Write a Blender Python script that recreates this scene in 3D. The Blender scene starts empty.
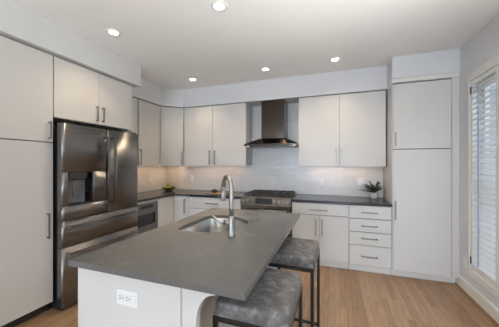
import bpy, bmesh, math, random
from mathutils import Vector, Matrix
random.seed(7)
S = bpy.context.scene
COL = S.collection
R90 = math.pi / 2

# ------------------------------------------------------------------ camera
cam_d = bpy.data.cameras.new('camera')
cam_d.sensor_width = 36.0
cam_d.lens = 36.0 * 241.9 / 499.0
cam_d.shift_y = 0.6 / 499.0
cam_d.clip_start = 0.02
cam = bpy.data.objects.new('camera', cam_d)
cam.location = (0, 0, 1.41)
cam.rotation_euler = (R90, 0, 0.3365)
COL.objects.link(cam)
S.camera = cam

# ------------------------------------------------------------------ world, daylight, exposure
world = bpy.data.worlds.new('sky')
S.world = world
world.use_nodes = True
bg = world.node_tree.nodes['Background']
wn_, wl_ = world.node_tree.nodes, world.node_tree.links
wtc = wn_.new('ShaderNodeTexCoord')
wsp = wn_.new('ShaderNodeSeparateXYZ')
wrp = wn_.new('ShaderNodeValToRGB')
wl_.new(wtc.outputs['Generated'], wsp.inputs['Vector'])
wl_.new(wsp.outputs['Z'], wrp.inputs['Fac'])
we = wrp.color_ramp.elements          # ground and trees below, bright sky above
we[0].position, we[0].color = 0.0, (0.10, 0.105, 0.10, 1)
we[1].position, we[1].color = 1.0, (0.55, 0.72, 1.0, 1)
for ps, cl in ((0.22, (0.075, 0.095, 0.115, 1)), (0.34, (0.80, 0.88, 1.0, 1))):
    x_ = we.new(ps)
    x_.color = cl
wl_.new(wrp.outputs['Color'], bg.inputs['Color'])
bg.inputs['Strength'].default_value = 4.5
S.view_settings.view_transform = 'Standard'
S.view_settings.look = 'None'
S.view_settings.gamma = 1.0
S.view_settings.use_curve_mapping = False
S.view_settings.exposure = 0.25


def area(name, loc, rot, sx, sy, power, color, spread=180):
    d = bpy.data.lights.new(name, 'AREA')
    d.shape = 'RECTANGLE'
    d.size, d.size_y = sx, sy
    d.energy = power
    d.color = color
    d.spread = math.radians(spread)
    o = bpy.data.objects.new(name, d)
    o.location = loc
    o.rotation_euler = rot
    COL.objects.link(o)
    return o


# area lamps added as daylight outside guessed, unseen rear and side windows
area('ceiling_fill_rear', (-0.9, -6.35, 0.9), (R90 + 1.0, 0, 0), 3.0, 1.4, 200, (1.0, 0.98, 0.95), 100)
area('front_fill_rear', (-0.9, -6.20, 1.25), (R90, 0, 0), 3.0, 1.9, 265, (0.70, 0.81, 1.0))
area('ceiling_fill_side', (1.95, 0.8, 0.85), (0, R90 + 1.12, 0), 1.5, 1.5, 84, (1.0, 0.97, 0.93), 110)  # unseen lamp added, tilted up to brighten the kitchen ceiling


# ------------------------------------------------------------------ materials
def new_mat(name):
    m = bpy.data.materials.new(name)
    m.use_nodes = True
    return m, m.node_tree, m.node_tree.nodes['Principled BSDF']


def mat(name, color, rough=0.5, metal=0.0, var=0.04, scale=6.0, bump=0.0, bscale=200.0, spec=0.5, stretch=None):
    """plain surface with a little procedural variation of colour and optional fine bump"""
    m, nt, p = new_mat(name)
    N, L = nt.nodes, nt.links
    tc = N.new('ShaderNodeTexCoord')
    mp = N.new('ShaderNodeMapping')
    L.new(tc.outputs['Object'], mp.inputs['Vector'])
    if stretch:
        mp.inputs['Scale'].default_value = stretch
    nz = N.new('ShaderNodeTexNoise')
    nz.inputs['Scale'].default_value = scale
    nz.inputs['Detail'].default_value = 4
    L.new(mp.outputs['Vector'], nz.inputs['Vector'])
    cr = N.new('ShaderNodeValToRGB')
    cr.color_ramp.elements[0].position = 0.3
    cr.color_ramp.elements[1].position = 0.7
    cr.color_ramp.elements[0].color = tuple(c * (1 - var) for c in color) + (1,)
    cr.color_ramp.elements[1].color = tuple(min(1, c * (1 + var)) for c in color) + (1,)
    L.new(nz.outputs['Fac'], cr.inputs['Fac'])
    L.new(cr.outputs['Color'], p.inputs['Base Color'])
    p.inputs['Roughness'].default_value = rough
    p.inputs['Metallic'].default_value = metal
    p.inputs['Specular IOR Level'].default_value = spec
    if bump:
        n2 = N.new('ShaderNodeTexNoise')
        n2.inputs['Scale'].default_value = bscale
        L.new(mp.outputs['Vector'], n2.inputs['Vector'])
        b = N.new('ShaderNodeBump')
        b.inputs['Strength'].default_value = bump
        b.inputs['Distance'].default_value = 0.002
        L.new(n2.outputs['Fac'], b.inputs['Height'])
        L.new(b.outputs['Normal'], p.inputs['Normal'])
    return m


def emit(name, color, strength):
    m, nt, p = new_mat(name)
    p.inputs['Base Color'].default_value = (0.8, 0.8, 0.8, 1)
    p.inputs['Emission Color'].default_value = tuple(color) + (1,)
    p.inputs['Emission Strength'].default_value = strength
    return m


def wood_floor():
    m, nt, p = new_mat('oak_strip_floor')
    N, L = nt.nodes, nt.links
    tc = N.new('ShaderNodeTexCoord')
    mp = N.new('ShaderNodeMapping')
    mp.inputs['Rotation'].default_value = (0, 0, R90)
    L.new(tc.outputs['Object'], mp.inputs['Vector'])
    br = N.new('ShaderNodeTexBrick')
    br.offset = 0.37
    br.inputs['Scale'].default_value = 1.0
    br.inputs['Brick Width'].default_value = 0.85
    br.inputs['Row Height'].default_value = 0.057
    br.inputs['Mortar Size'].default_value = 0.0012
    br.inputs['Mortar Smooth'].default_value = 0.3
    br.inputs['Bias'].default_value = 0.0
    br.inputs['Color1'].default_value = (0.29, 0.172, 0.095, 1)
    br.inputs['Color2'].default_value = (0.41, 0.265, 0.155, 1)
    br.inputs['Mortar'].default_value = (0.12, 0.065, 0.035, 1)
    L.new(mp.outputs['Vector'], br.inputs['Vector'])
    gp = N.new('ShaderNodeMapping')
    gp.inputs['Scale'].default_value = (42, 2.2, 1)
    L.new(tc.outputs['Object'], gp.inputs['Vector'])
    nz = N.new('ShaderNodeTexNoise')
    nz.inputs['Scale'].default_value = 2.4
    nz.inputs['Detail'].default_value = 6
    nz.inputs['Distortion'].default_value = 0.6
    L.new(gp.outputs['Vector'], nz.inputs['Vector'])
    cr = N.new('ShaderNodeValToRGB')
    cr.color_ramp.elements[0].position = 0.28
    cr.color_ramp.elements[0].color = (0.62, 0.56, 0.52, 1)
    cr.color_ramp.elements[1].position = 0.72
    cr.color_ramp.elements[1].color = (1.12, 1.12, 1.12, 1)
    L.new(nz.outputs['Fac'], cr.inputs['Fac'])
    mx = N.new('ShaderNodeMix')
    mx.data_type = 'RGBA'
    mx.blend_type = 'MULTIPLY'
    mx.inputs['Factor'].default_value = 0.85
    L.new(br.outputs['Color'], mx.inputs['A'])
    L.new(cr.outputs['Color'], mx.inputs['B'])
    L.new(mx.outputs['Result'], p.inputs['Base Color'])
    p.inputs['Roughness'].default_value = 0.33
    b = N.new('ShaderNodeBump')
    b.inputs['Strength'].default_value = 0.25
    b.inputs['Distance'].default_value = 0.002
    b.invert = True
    L.new(br.outputs['Fac'], b.inputs['Height'])
    L.new(b.outputs['Normal'], p.inputs['Normal'])
    return m


def tile_mat(name, axis):
    """long glossy grey tile; axis = the horizontal run of the wall ('x' or 'y')"""
    m, nt, p = new_mat(name)
    N, L = nt.nodes, nt.links
    tc = N.new('ShaderNodeTexCoord')
    sp = N.new('ShaderNodeSeparateXYZ')
    L.new(tc.outputs['Object'], sp.inputs['Vector'])
    cb = N.new('ShaderNodeCombineXYZ')
    L.new(sp.outputs['X' if axis == 'x' else 'Y'], cb.inputs['X'])
    ad = N.new('ShaderNodeMath')
    ad.operation = 'ADD'
    ad.inputs[1].default_value = -0.015
    L.new(sp.outputs['Z'], ad.inputs[0])
    L.new(ad.outputs[0], cb.inputs['Y'])
    br = N.new('ShaderNodeTexBrick')
    br.offset = 0.5
    br.inputs['Scale'].default_value = 1.0
    br.inputs['Brick Width'].default_value = 0.305
    br.inputs['Row Height'].default_value = 0.1
    br.inputs['Mortar Size'].default_value = 0.0015
    br.inputs['Mortar Smooth'].default_value = 0.2
    br.inputs['Color1'].default_value = (0.60, 0.585, 0.56, 1)
    br.inputs['Color2'].default_value = (0.65, 0.635, 0.61, 1)
    br.inputs['Mortar'].default_value = (0.52, 0.51, 0.49, 1)
    L.new(cb.outputs['Vector'], br.inputs['Vector'])
    L.new(br.outputs['Color'], p.inputs['Base Color'])
    p.inputs['Roughness'].default_value = 0.22
    b = N.new('ShaderNodeBump')
    b.inputs['Strength'].default_value = 0.3
    b.inputs['Distance'].default_value = 0.0015
    b.invert = True
    L.new(br.outputs['Fac'], b.inputs['Height'])
    L.new(b.outputs['Normal'], p.inputs['Normal'])
    return m


def stone(name, base, vein, rough):
    """dark grey quartz with a few thin pale veins and fine speckle"""
    m, nt, p = new_mat(name)
    N, L = nt.nodes, nt.links
    tc = N.new('ShaderNodeTexCoord')
    nz = N.new('ShaderNodeTexNoise')
    nz.inputs['Scale'].default_value = 2.3
    nz.inputs['Detail'].default_value = 5
    nz.inputs['Distortion'].default_value = 1.4
    L.new(tc.outputs['Object'], nz.inputs['Vector'])
    cr = N.new('ShaderNodeValToRGB')
    e = cr.color_ramp.elements
    e[0].position, e[0].color = 0.488, (0, 0, 0, 1)
    e[1].position, e[1].color = 0.5, (1, 1, 1, 1)
    x = cr.color_ramp.elements.new(0.512)
    x.color = (0, 0, 0, 1)
    L.new(nz.outputs['Fac'], cr.inputs['Fac'])
    n3 = N.new('ShaderNodeTexNoise')
    n3.inputs['Scale'].default_value = 3.1
    L.new(tc.outputs['Object'], n3.inputs['Vector'])
    c3 = N.new('ShaderNodeValToRGB')
    c3.color_ramp.elements[0].position = 0.5
    c3.color_ramp.elements[1].position = 0.68
    L.new(n3.outputs['Fac'], c3.inputs['Fac'])
    mm = N.new('ShaderNodeMath')
    mm.operation = 'MULTIPLY'
    L.new(cr.outputs['Color'], mm.inputs[0])
    L.new(c3.outputs['Color'], mm.inputs[1])
    m2 = N.new('ShaderNodeMath')
    m2.operation = 'MULTIPLY'
    m2.inputs[1].default_value = 0.45
    L.new(mm.outputs[0], m2.inputs[0])
    n2 = N.new('ShaderNodeTexNoise')
    n2.inputs['Scale'].default_value = 260
    L.new(tc.outputs['Object'], n2.inputs['Vector'])
    c2 = N.new('ShaderNodeValToRGB')
    c2.color_ramp.elements[0].position = 0.3
    c2.color_ramp.elements[1].position = 0.7
    c2.color_ramp.elements[0].color = tuple(c * 0.85 for c in base) + (1,)
    c2.color_ramp.elements[1].color = tuple(c * 1.15 for c in base) + (1,)
    L.new(n2.outputs['Fac'], c2.inputs['Fac'])
    mx = N.new('ShaderNodeMix')
    mx.data_type = 'RGBA'
    L.new(m2.outputs[0], mx.inputs['Factor'])
    L.new(c2.outputs['Color'], mx.inputs['A'])
    mx.inputs['B'].default_value = tuple(vein) + (1,)
    L.new(mx.outputs['Result'], p.inputs['Base Color'])
    p.inputs['Roughness'].default_value = rough
    return m


def steel(name, color, rough, stretch):
    """brushed metal: fine streaks along one direction in colour and roughness"""
    m, nt, p = new_mat(name)
    N, L = nt.nodes, nt.links
    tc = N.new('ShaderNodeTexCoord')
    mp = N.new('ShaderNodeMapping')
    mp.inputs['Scale'].default_value = stretch
    L.new(tc.outputs['Object'], mp.inputs['Vector'])
    nz = N.new('ShaderNodeTexNoise')
    nz.inputs['Scale'].default_value = 1.0
    nz.inputs['Detail'].default_value = 3
    L.new(mp.outputs['Vector'], nz.inputs['Vector'])
    cr = N.new('ShaderNodeValToRGB')
    cr.color_ramp.elements[0].color = tuple(c * 0.9 for c in color) + (1,)
    cr.color_ramp.elements[1].color = tuple(c * 1.1 for c in color) + (1,)
    L.new(nz.outputs['Fac'], cr.inputs['Fac'])
    L.new(cr.outputs['Color'], p.inputs['Base Color'])
    mr = N.new('ShaderNodeMapRange')
    mr.inputs['To Min'].default_value = rough * 0.8
    mr.inputs['To Max'].default_value = rough * 1.2
    L.new(nz.outputs['Fac'], mr.inputs['Value'])
    L.new(mr.outputs['Result'], p.inputs['Roughness'])
    p.inputs['Metallic'].default_value = 1.0
    return m


def aniso(m, amount, rotation):
    """brushed sheen: reflections smear at right angles to the brushing"""
    nt = m.node_tree
    p = nt.nodes['Principled BSDF']
    tg = nt.nodes.new('ShaderNodeTangent')
    tg.direction_type = 'RADIAL'
    tg.axis = 'Z'
    nt.links.new(tg.outputs['Tangent'], p.inputs['Tangent'])
    p.inputs['Anisotropic'].default_value = amount
    p.inputs['Anisotropic Rotation'].default_value = rotation
    return m


def leather():
    m, nt, p = new_mat('distressed_grey_leather')
    N, L = nt.nodes, nt.links
    tc = N.new('ShaderNodeTexCoord')
    nz = N.new('ShaderNodeTexNoise')
    nz.inputs['Scale'].default_value = 20
    nz.inputs['Detail'].default_value = 7
    nz.inputs['Roughness'].default_value = 0.65
    nz.inputs['Distortion'].default_value = 0.8
    L.new(tc.outputs['Object'], nz.inputs['Vector'])
    cr = N.new('ShaderNodeValToRGB')
    e = cr.color_ramp.elements
    e[0].position, e[0].color = 0.3, (0.065, 0.061, 0.058, 1)
    e[1].position, e[1].color = 0.72, (0.29, 0.27, 0.255, 1)
    x = e.new(0.5)
    x.color = (0.13, 0.122, 0.116, 1)
    L.new(nz.outputs['Fac'], cr.inputs['Fac'])
    L.new(cr.outputs['Color'], p.inputs['Base Color'])
    p.inputs['Roughness'].default_value = 0.5
    b = N.new('ShaderNodeBump')
    b.inputs['Strength'].default_value = 0.25
    b.inputs['Distance'].default_value = 0.004
    L.new(nz.outputs['Fac'], b.inputs['Height'])
    L.new(b.outputs['Normal'], p.inputs['Normal'])
    return m


def glass_pane():
    m, nt, p = new_mat('window_glass')
    N, L = nt.nodes, nt.links
    N.remove(p)
    t = N.new('ShaderNodeBsdfTransparent')
    t.inputs['Color'].default_value = (0.94, 0.97, 0.98, 1)
    g = N.new('ShaderNodeBsdfGlossy')
    g.inputs['Roughness'].default_value = 0.02
    lw = N.new('ShaderNodeLayerWeight')
    pw = N.new('ShaderNodeMath')
    pw.operation = 'POWER'
    pw.inputs[1].default_value = 4.0
    L.new(lw.outputs['Facing'], pw.inputs[0])
    fr = N.new('ShaderNodeMath')
    fr.operation = 'MULTIPLY_ADD'
    fr.inputs[1].default_value = 0.5
    fr.inputs[2].default_value = 0.04
    L.new(pw.outputs[0], fr.inputs[0])
    mx = N.new('ShaderNodeMixShader')
    L.new(fr.outputs[0], mx.inputs[0])
    L.new(t.outputs[0], mx.inputs[1])
    L.new(g.outputs[0], mx.inputs[2])
    L.new(mx.outputs[0], N['Material Output'].inputs['Surface'])
    return m


M = dict(
    wall=mat('wall_paint', (0.66, 0.66, 0.655), 0.7, bump=0.05, bscale=120, var=0.015),
    ceil=mat('ceiling_paint', (0.88, 0.875, 0.86), 0.8, var=0.01, bump=0.05, bscale=100),
    trim=mat('trim_paint', (0.74, 0.715, 0.665), 0.45, var=0.015),
    cab=mat('cabinet_white', (0.635, 0.612, 0.575), 0.38, var=0.012, scale=2),
    carc=mat('cabinet_carcass', (0.62, 0.605, 0.58), 0.45, var=0.012),
    floor=wood_floor(),
    tile_x=tile_mat('backsplash_tile_back', 'x'),
    tile_y=tile_mat('backsplash_tile_left', 'y'),
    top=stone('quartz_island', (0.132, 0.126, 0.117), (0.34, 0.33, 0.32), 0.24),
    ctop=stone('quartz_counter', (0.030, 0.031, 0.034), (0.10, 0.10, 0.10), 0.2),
    pull=steel('brushed_nickel', (0.27, 0.26, 0.25), 0.3, (3, 3, 260)),
    fridge=aniso(steel('stainless_fridge', (0.27, 0.262, 0.258), 0.29, (2, 2, 300)), .92, .25),
    fridge_side=mat('fridge_side_shaded', (0.06, 0.06, 0.062), 0.4, var=0.02, metal=0.5),  # body darkened: shade of the gap above it is put into this colour
    steel=steel('stainless', (0.50, 0.48, 0.45), 0.22, (260, 2, 2)),
    rsteel=steel('stainless_range', (0.17, 0.155, 0.135), 0.25, (260, 2, 2)),
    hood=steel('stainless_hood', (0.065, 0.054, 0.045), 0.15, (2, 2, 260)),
    basin=aniso(steel('stainless_basin', (0.55, 0.54, 0.52), 0.3, (2, 2, 60)), .6, .25),
    nickel=steel('faucet_nickel', (0.36, 0.345, 0.325), 0.36, (3, 3, 30)),
    black=mat('black_gap', (0.012, 0.012, 0.013), 0.5, var=0.1),
    blackg=mat('black_glass', (0.015, 0.015, 0.017), 0.08, var=0.1),
    iron=mat('cast_iron', (0.022, 0.022, 0.022), 0.5, var=0.2, bump=0.2, bscale=300),
    frame=mat('dark_bronze_metal', (0.030, 0.026, 0.023), 0.4, metal=0.6, var=0.1),
    leather=leather(),
    plastic=mat('white_plastic', (0.80, 0.79, 0.77), 0.35, var=0.01),
    slot=mat('dark_slot', (0.03, 0.03, 0.03), 0.5, var=0.1),
    grey=mat('grey_panel', (0.13, 0.135, 0.15), 0.3, var=0.03),
    darkgrey=mat('dark_grey_panel', (0.035, 0.035, 0.038), 0.25, var=0.03),
    louver=mat('shutter_white', (0.78, 0.79, 0.80), 0.4, var=0.01),
    rod=mat('tilt_rod_shaded', (0.30, 0.345, 0.41), 0.4, var=0.02),  # white rod; its shade is put into the grey-blue colour
    glass=glass_pane(),
    lens=emit('lamp_lens', (1.0, 0.90, 0.76), 14.0),
    strip=emit('led_strip', (1.0, 0.66, 0.42), 12.0),
    strip_left=emit('led_strip_short', (1.0, 0.69, 0.45), 34.0),
    pot=mat('white_ceramic', (0.66, 0.62, 0.55), 0.35, var=0.06, scale=20),
    leaf=mat('plant_leaf', (0.032, 0.062, 0.022), 0.45, var=0.5, scale=14),
    soil=mat('potting_soil', (0.03, 0.02, 0.015), 0.9, var=0.4, scale=60),
    bowl=mat('dark_wood_bowl', (0.055, 0.030, 0.017), 0.4, var=0.2, scale=20),
    board=mat('board_wood', (0.33, 0.20, 0.10), 0.45, var=0.2, scale=8, stretch=(2, 20, 2)),
    apple=mat('green_apple', (0.24, 0.30, 0.055), 0.3, var=0.25, scale=20),
    stem=mat('apple_stem', (0.07, 0.04, 0.02), 0.7),
    nut=mat('walnut_shell', (0.13, 0.075, 0.035), 0.6, var=0.35, scale=70, bump=0.4, bscale=120),
)


# ------------------------------------------------------------------ mesh helpers
class MB:
    def __init__(self):
        self.bm = bmesh.new()

    def box(self, x0, x1, y0, y1, z0, z1, bev=0.0, seg=2, rot=None, about=None):
        x0, x1 = min(x0, x1), max(x0, x1)
        y0, y1 = min(y0, y1), max(y0, y1)
        z0, z1 = min(z0, z1), max(z0, z1)
        t = bmesh.new()
        r = bmesh.ops.create_cube(t, size=1.0)
        for v in t.verts:
            v.co = Vector(((x0 + x1) / 2 + v.co.x * (x1 - x0), (y0 + y1) / 2 + v.co.y * (y1 - y0),
                           (z0 + z1) / 2 + v.co.z * (z1 - z0)))
        if bev:
            bev = min(bev, 0.45 * min(x1 - x0, y1 - y0, z1 - z0))
            bmesh.ops.bevel(t, geom=t.edges[:], offset=bev, segments=seg, profile=0.5, affect='EDGES')
        if rot is not None:
            c = Vector(about) if about else Vector(((x0 + x1) / 2, (y0 + y1) / 2, (z0 + z1) / 2))
            bmesh.ops.rotate(t, verts=t.verts, cent=c, matrix=rot)
        self._add(t)
        return self

    def _add(self, t, smooth=False):
        me = bpy.data.meshes.new('tmp')
        bmesh.ops.recalc_face_normals(t, faces=t.faces)
        if smooth:
            for f in t.faces:
                f.smooth = True
        t.to_mesh(me)
        t.free()
        self.bm.from_mesh(me)
        bpy.data.meshes.remove(me)

    def prism(self, pts, z0, z1, bev=0.0, plane='xy'):
        """extrude a closed outline; plane xy -> along z, xz -> along y, yz -> along x"""
        t = bmesh.new()
        def P(a, b, c):
            return {'xy': (a, b, c), 'xz': (a, c, b), 'yz': (c, a, b)}[plane]
        lo = [t.verts.new(P(a, b, z0)) for a, b in pts]
        hi = [t.verts.new(P(a, b, z1)) for a, b in pts]
        n = len(pts)
        t.faces.new(lo)
        t.faces.new(hi)
        for i in range(n):
            t.faces.new((lo[i], lo[(i + 1) % n], hi[(i + 1) % n], hi[i]))
        bmesh.ops.recalc_face_normals(t, faces=t.faces)
        if bev:
            bmesh.ops.bevel(t, geom=t.edges[:], offset=bev, segments=2, profile=0.5, affect='EDGES')
        self._add(t)
        return self

    def cyl(self, p0, p1, r0, r1=None, n=20, smooth=True):
        r1 = r0 if r1 is None else r1
        p0, p1 = Vector(p0), Vector(p1)
        d = (p1 - p0)
        t = bmesh.new()
        bmesh.ops.create_cone(t, cap_ends=True, cap_tris=False, segments=n, radius1=r0, radius2=r1, depth=d.length)
        q = Vector((0, 0, 1)).rotation_difference(d.normalized()).to_matrix().to_4x4()
        bmesh.ops.transform(t, matrix=Matrix.Translation((p0 + p1) / 2) @ q, verts=t.verts)
        for f in t.faces:
            f.smooth = smooth and len(f.verts) == 4
        me_s = bpy.data.meshes.new('tmp')
        bmesh.ops.recalc_face_normals(t, faces=t.faces)
        t.to_mesh(me_s); t.free()
        self.bm.from_mesh(me_s); bpy.data.meshes.remove(me_s)
        return self

    def lathe(self, prof, cx=0, cy=0, n=32):
        t = bmesh.new()
        rings = []
        for r, z in prof:
            if r < 1e-5:
                rings.append([t.verts.new((cx, cy, z))])
            else:
                rings.append([t.verts.new((cx + r * math.cos(2 * math.pi * i / n), cy + r * math.sin(2 * math.pi * i / n), z)) for i in range(n)])
        for a, b in zip(rings, rings[1:]):
            for i in range(n):
                j = (i + 1) % n
                if len(a) == 1 and len(b) == 1:
                    continue
                if len(a) == 1:
                    t.faces.new((a[0], b[i], b[j]))
                elif len(b) == 1:
                    t.faces.new((a[i], a[j], b[0]))
                else:
                    t.faces.new((a[i], a[j], b[j], b[i]))
        self._add(t, True)
        return self

    def tube(self, pts, r, n=14, caps=True):
        """round tube along points; r a number or one per point"""
        pts = [Vector(p) for p in pts]
        rs = r if isinstance(r, (list, tuple)) else [r] * len(pts)
        t = bmesh.new()
        rings = []
        d0 = (pts[1] - pts[0]).normalized()
        u = d0.orthogonal().normalized()
        for i, p in enumerate(pts):
            a = pts[max(0, i - 1)]
            b = pts[min(len(pts) - 1, i + 1)]
            d = (b - a).normalized()
            u = (u - d * u.dot(d)).normalized()
            w = d.cross(u)
            rings.append([t.verts.new(p + rs[i] * (math.cos(2 * math.pi * k / n) * u + math.sin(2 * math.pi * k / n) * w)) for k in range(n)])
        for a, b in zip(rings, rings[1:]):
            for k in range(n):
                t.faces.new((a[k], a[(k + 1) % n], b[(k + 1) % n], b[k]))
        if caps:
            t.faces.new(rings[0])
            t.faces.new(rings[-1])
        self._add(t, True)
        return self

    def build(self, name, m, parent=None):
        me = bpy.data.meshes.new(name)
        self.bm.to_mesh(me)
        self.bm.free()
        me.materials.append(m)
        o = bpy.data.objects.new(name, me)
        COL.objects.link(o)
        if parent is not None:
            o.parent = parent
        return o


def thing(name, label, cat, loc=(0, 0, 0), rz=0.0, group=None):
    o = bpy.data.objects.new(name, None)
    o.empty_display_size = 0.05
    o.location = loc
    o.rotation_euler = (0, 0, rz)
    COL.objects.link(o)
    o['label'] = label
    o['category'] = cat
    if group:
        o['group'] = group
    return o


def tag(o, label, cat, group=None):
    o['label'] = label
    o['category'] = cat
    if group:
        o['group'] = group
    return o


def struct(o):
    o['kind'] = 'structure'
    return o


def copy_thing(o, loc, label, rz=None):
    c = o.copy()
    COL.objects.link(c)
    c.location = loc
    c['label'] = label
    if rz is not None:
        c.rotation_euler = (0, 0, rz)
    for ch in list(o.children):
        k = ch.copy()
        COL.objects.link(k)
        k.parent = c
        for g in list(ch.children):
            h = g.copy()
            COL.objects.link(h)
            h.parent = k
    return c


# ------------------------------------------------------------------ the room
XL, XR, YB, YR, H = -3.17, 1.37, 4.05, -6.0, 2.745
struct(MB().box(XL - .1, XR + .1, YR - .1, YB + .1, -0.06, 0).build('floor', M['floor']))
struct(MB().box(XL - .1, XR + .1, YR - .1, YB + .1, H, H + .06).build('ceiling', M['ceil']))
struct(MB().box(XL - .1, XR + .1, YB, YB + .1, 0, H).build('wall_back', M['wall']))
struct(MB().box(XL - .1, XL, YR, YB, 0, H).build('wall_left', M['wall']))
# right wall: shuttered window y 1.90..3.20, added unseen side window y 0.10..1.50
W0, W1, WZ0, WZ1 = 1.90, 3.195, 0.30, 2.285
S0, S1 = 0.10, 1.50
wr = MB()
wr.box(XR, XR + .14, YR, S0, 0, H).box(XR, XR + .14, S1, W0, 0, H).box(XR, XR + .14, W1, YB, 0, H)
for a, b in ((S0, S1), (W0, W1)):
    wr.box(XR, XR + .14, a, b, 0, WZ0).box(XR, XR + .14, a, b, WZ1, H)
struct(wr.build('wall_right', M['wall']))
wq = MB()
wq.box(XL, -2.4, YR - .1, YR, 0, H).box(.6, XR, YR - .1, YR, 0, H).box(-2.4, .6, YR - .1, YR, 2.4, H).box(-2.4, .6, YR - .1, YR, 0, .3)
wq.box(-.95, -.85, YR - .1, YR, .3, 2.4)
struct(wq.build('wall_rear', M['wall']))

bb = MB()
bb.prism([(XR, 0), (XR - .016, 0), (XR - .016, .11), (XR - .010, .128), (XR, .132)], YR, 3.495, plane='xz')
o = struct(bb.build('baseboard_right', M['trim']))
sh = MB()
sh.prism([(XR - .016, 0), (XR - .030, 0), (XR - .027, .012), (XR - .016, .018)], YR, 3.495, plane='xz')
sh.build('shoe_moulding', mat('oak_shoe', (0.30, 0.17, 0.085), 0.45, var=0.15), o)

# soffits
ZS = 2.425
so = MB().box(XL, -2.50, YR, 2.645, 2.472, H, 0.004)
struct(so.build('soffit_left', M['wall']))
so = MB().prism([(XL, 2.646), (-2.825, 2.646), (-2.825, 3.452), (-2.552, 3.70), (.681, 3.70), (.681, YB), (XL, YB)], ZS, H)
struct(so.build('soffit_back', M['wall']))
so = MB().box(.682, XR, 3.425, YB, 2.472, H, 0.004)
struct(so.build('soffit_right', M['wall']))

# backsplash tile, a thin skin on the walls
bs = MB().box(XL + .012, .680, YB - .010, YB, .917, 1.37)
bs.box(-1.361, -.512, YB - .010, YB, 1.37, 2.424)
struct(bs.build('backsplash_back', M['tile_x']))
struct(MB().box(XL, XL + .010, 2.45, YB - .010, .917, 1.37).build('backsplash_left', M['tile_y']))

# window 1 (right wall): casing, sill apron, sash, glass
wn = bpy.data.objects.new('window_1', None)
COL.objects.link(wn)
struct(wn)
c = MB()
c.box(XR - .018, XR, W0 - .08, W1 + .022, WZ1, WZ1 + .085, .004)
c.box(XR - .018, XR, W0 - .08, W1 + .022, WZ0 - .075, WZ0, .004)
c.box(XR - .018, XR, W1, W1 + .022, WZ0, WZ1, .003)
c.box(XR - .018, XR, W0 - .08, W0, WZ0, WZ1, .004)
c.build('casing', M['trim'], wn)
c = MB()
xs = XR + .095
ym = (W0 + W1) / 2
for a, b in ((W0, W0 + .05), (W1 - .05, W1), (ym - .03, ym + .03)):
    c.box(xs, xs + .035, a, b, WZ0, WZ1)
for a, b in ((WZ0, WZ0 + .06), (WZ1 - .05, WZ1), (1.27, 1.32)):
    c.box(xs, xs + .035, W0 + .05, W1 - .05, a, b)
c.build('sash', M['trim'], wn)
MB().box(xs + .014, xs + .020, W0 + .05, W1 - .05, WZ0 + .06, WZ1 - .05).build('glass', M['glass'], wn)
# unseen windows added for daylight, one right wall, one rear wall: sashes and panes
wn = bpy.data.objects.new('added_window_2', None)
COL.objects.link(wn)
struct(wn)
c = MB()
for a, b in ((S0, S0 + .05), (S1 - .05, S1), (.77, .83)):
    c.box(xs, xs + .035, a, b, WZ0, WZ1)
for a, b in ((WZ0, WZ0 + .06), (WZ1 - .05, WZ1), (1.27, 1.32)):
    c.box(xs, xs + .035, S0 + .05, S1 - .05, a, b)
c.build('sash', M['trim'], wn)
MB().box(xs + .014, xs + .020, S0 + .05, S1 - .05, WZ0 + .06, WZ1 - .05).build('glass', M['glass'], wn)
wn = bpy.data.objects.new('added_window_3', None)
COL.objects.link(wn)
struct(wn)
c = MB()
for a, b in ((-2.4, -2.34), (-1.01, -.95), (-.85, -.79), (.54, .6)):
    c.box(a, b, YR - .07, YR - .03, .3, 2.4)
for a, b in ((-2.34, -1.01), (-.79, .54)):
    c.box(a, b, YR - .07, YR - .03, .3, .37).box(a, b, YR - .07, YR - .03, 2.34, 2.4)
c.build('sash', M['trim'], wn)
c = MB()
for a, b in ((-2.34, -1.01), (-.79, .54)):
    c.box(a, b, YR - .053, YR - .047, .37, 2.34)
c.build('glass', M['glass'], wn)

# ------------------------------------------------------------------ plantation shutters in window 1
def shutter(ya, yb, label, rod_t, hinge_y):
    t = thing('plantation_shutter', label, 'shutter', (XR + .004, ya, WZ0), 0, 'shutter panels of the right window')
    w, h = yb - ya, WZ1 - WZ0
    f = MB()
    st = .045
    f.box(-.012, .018, 0, st, 0, h, .003).box(-.012, .018, w - st, w, 0, h, .003)
    f.box(-.012, .018, st, w - st, 0, .062, .003).box(-.012, .018, st, w - st, h - .045, h, .003)
    f.build('frame', M['trim'], t)
    l = MB()
    n = 34
    z0, z1 = .062, h - .045
    ang = math.radians(-44)
    for i in range(n):
        z = z0 + (i + .5) * (z1 - z0) / n
        m = Matrix.Rotation(ang, 3, 'Y')
        l.box(-.032, .032, st + .003, w - st - .003, z - .0055, z + .0055, .005, 2, m, (0, 0, z))
    # shift louvers to the panel's centre plane
    for v in l.bm.verts:
        v.co.x += .003
    l.build('louvers', M['louver'], t)
    yr = rod_t * w
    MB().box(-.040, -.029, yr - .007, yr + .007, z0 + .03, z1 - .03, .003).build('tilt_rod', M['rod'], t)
    for z in (h - .10, .10):
        MB().box(-.016, -.012, hinge_y * w - .012, hinge_y * w + .012, z - .038, z + .038, .001).build('hinge', M['frame'], t)
    return t

ymid = 2.72
shutter(ymid + .002, W1 - .002, 'white louvered shutter panel nearest the tall white cabinet', .57, .97)
shutter(W0 + .002, ymid - .002, 'white louvered shutter panel at the right picture edge, mostly cut off', .5, .03)


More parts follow.
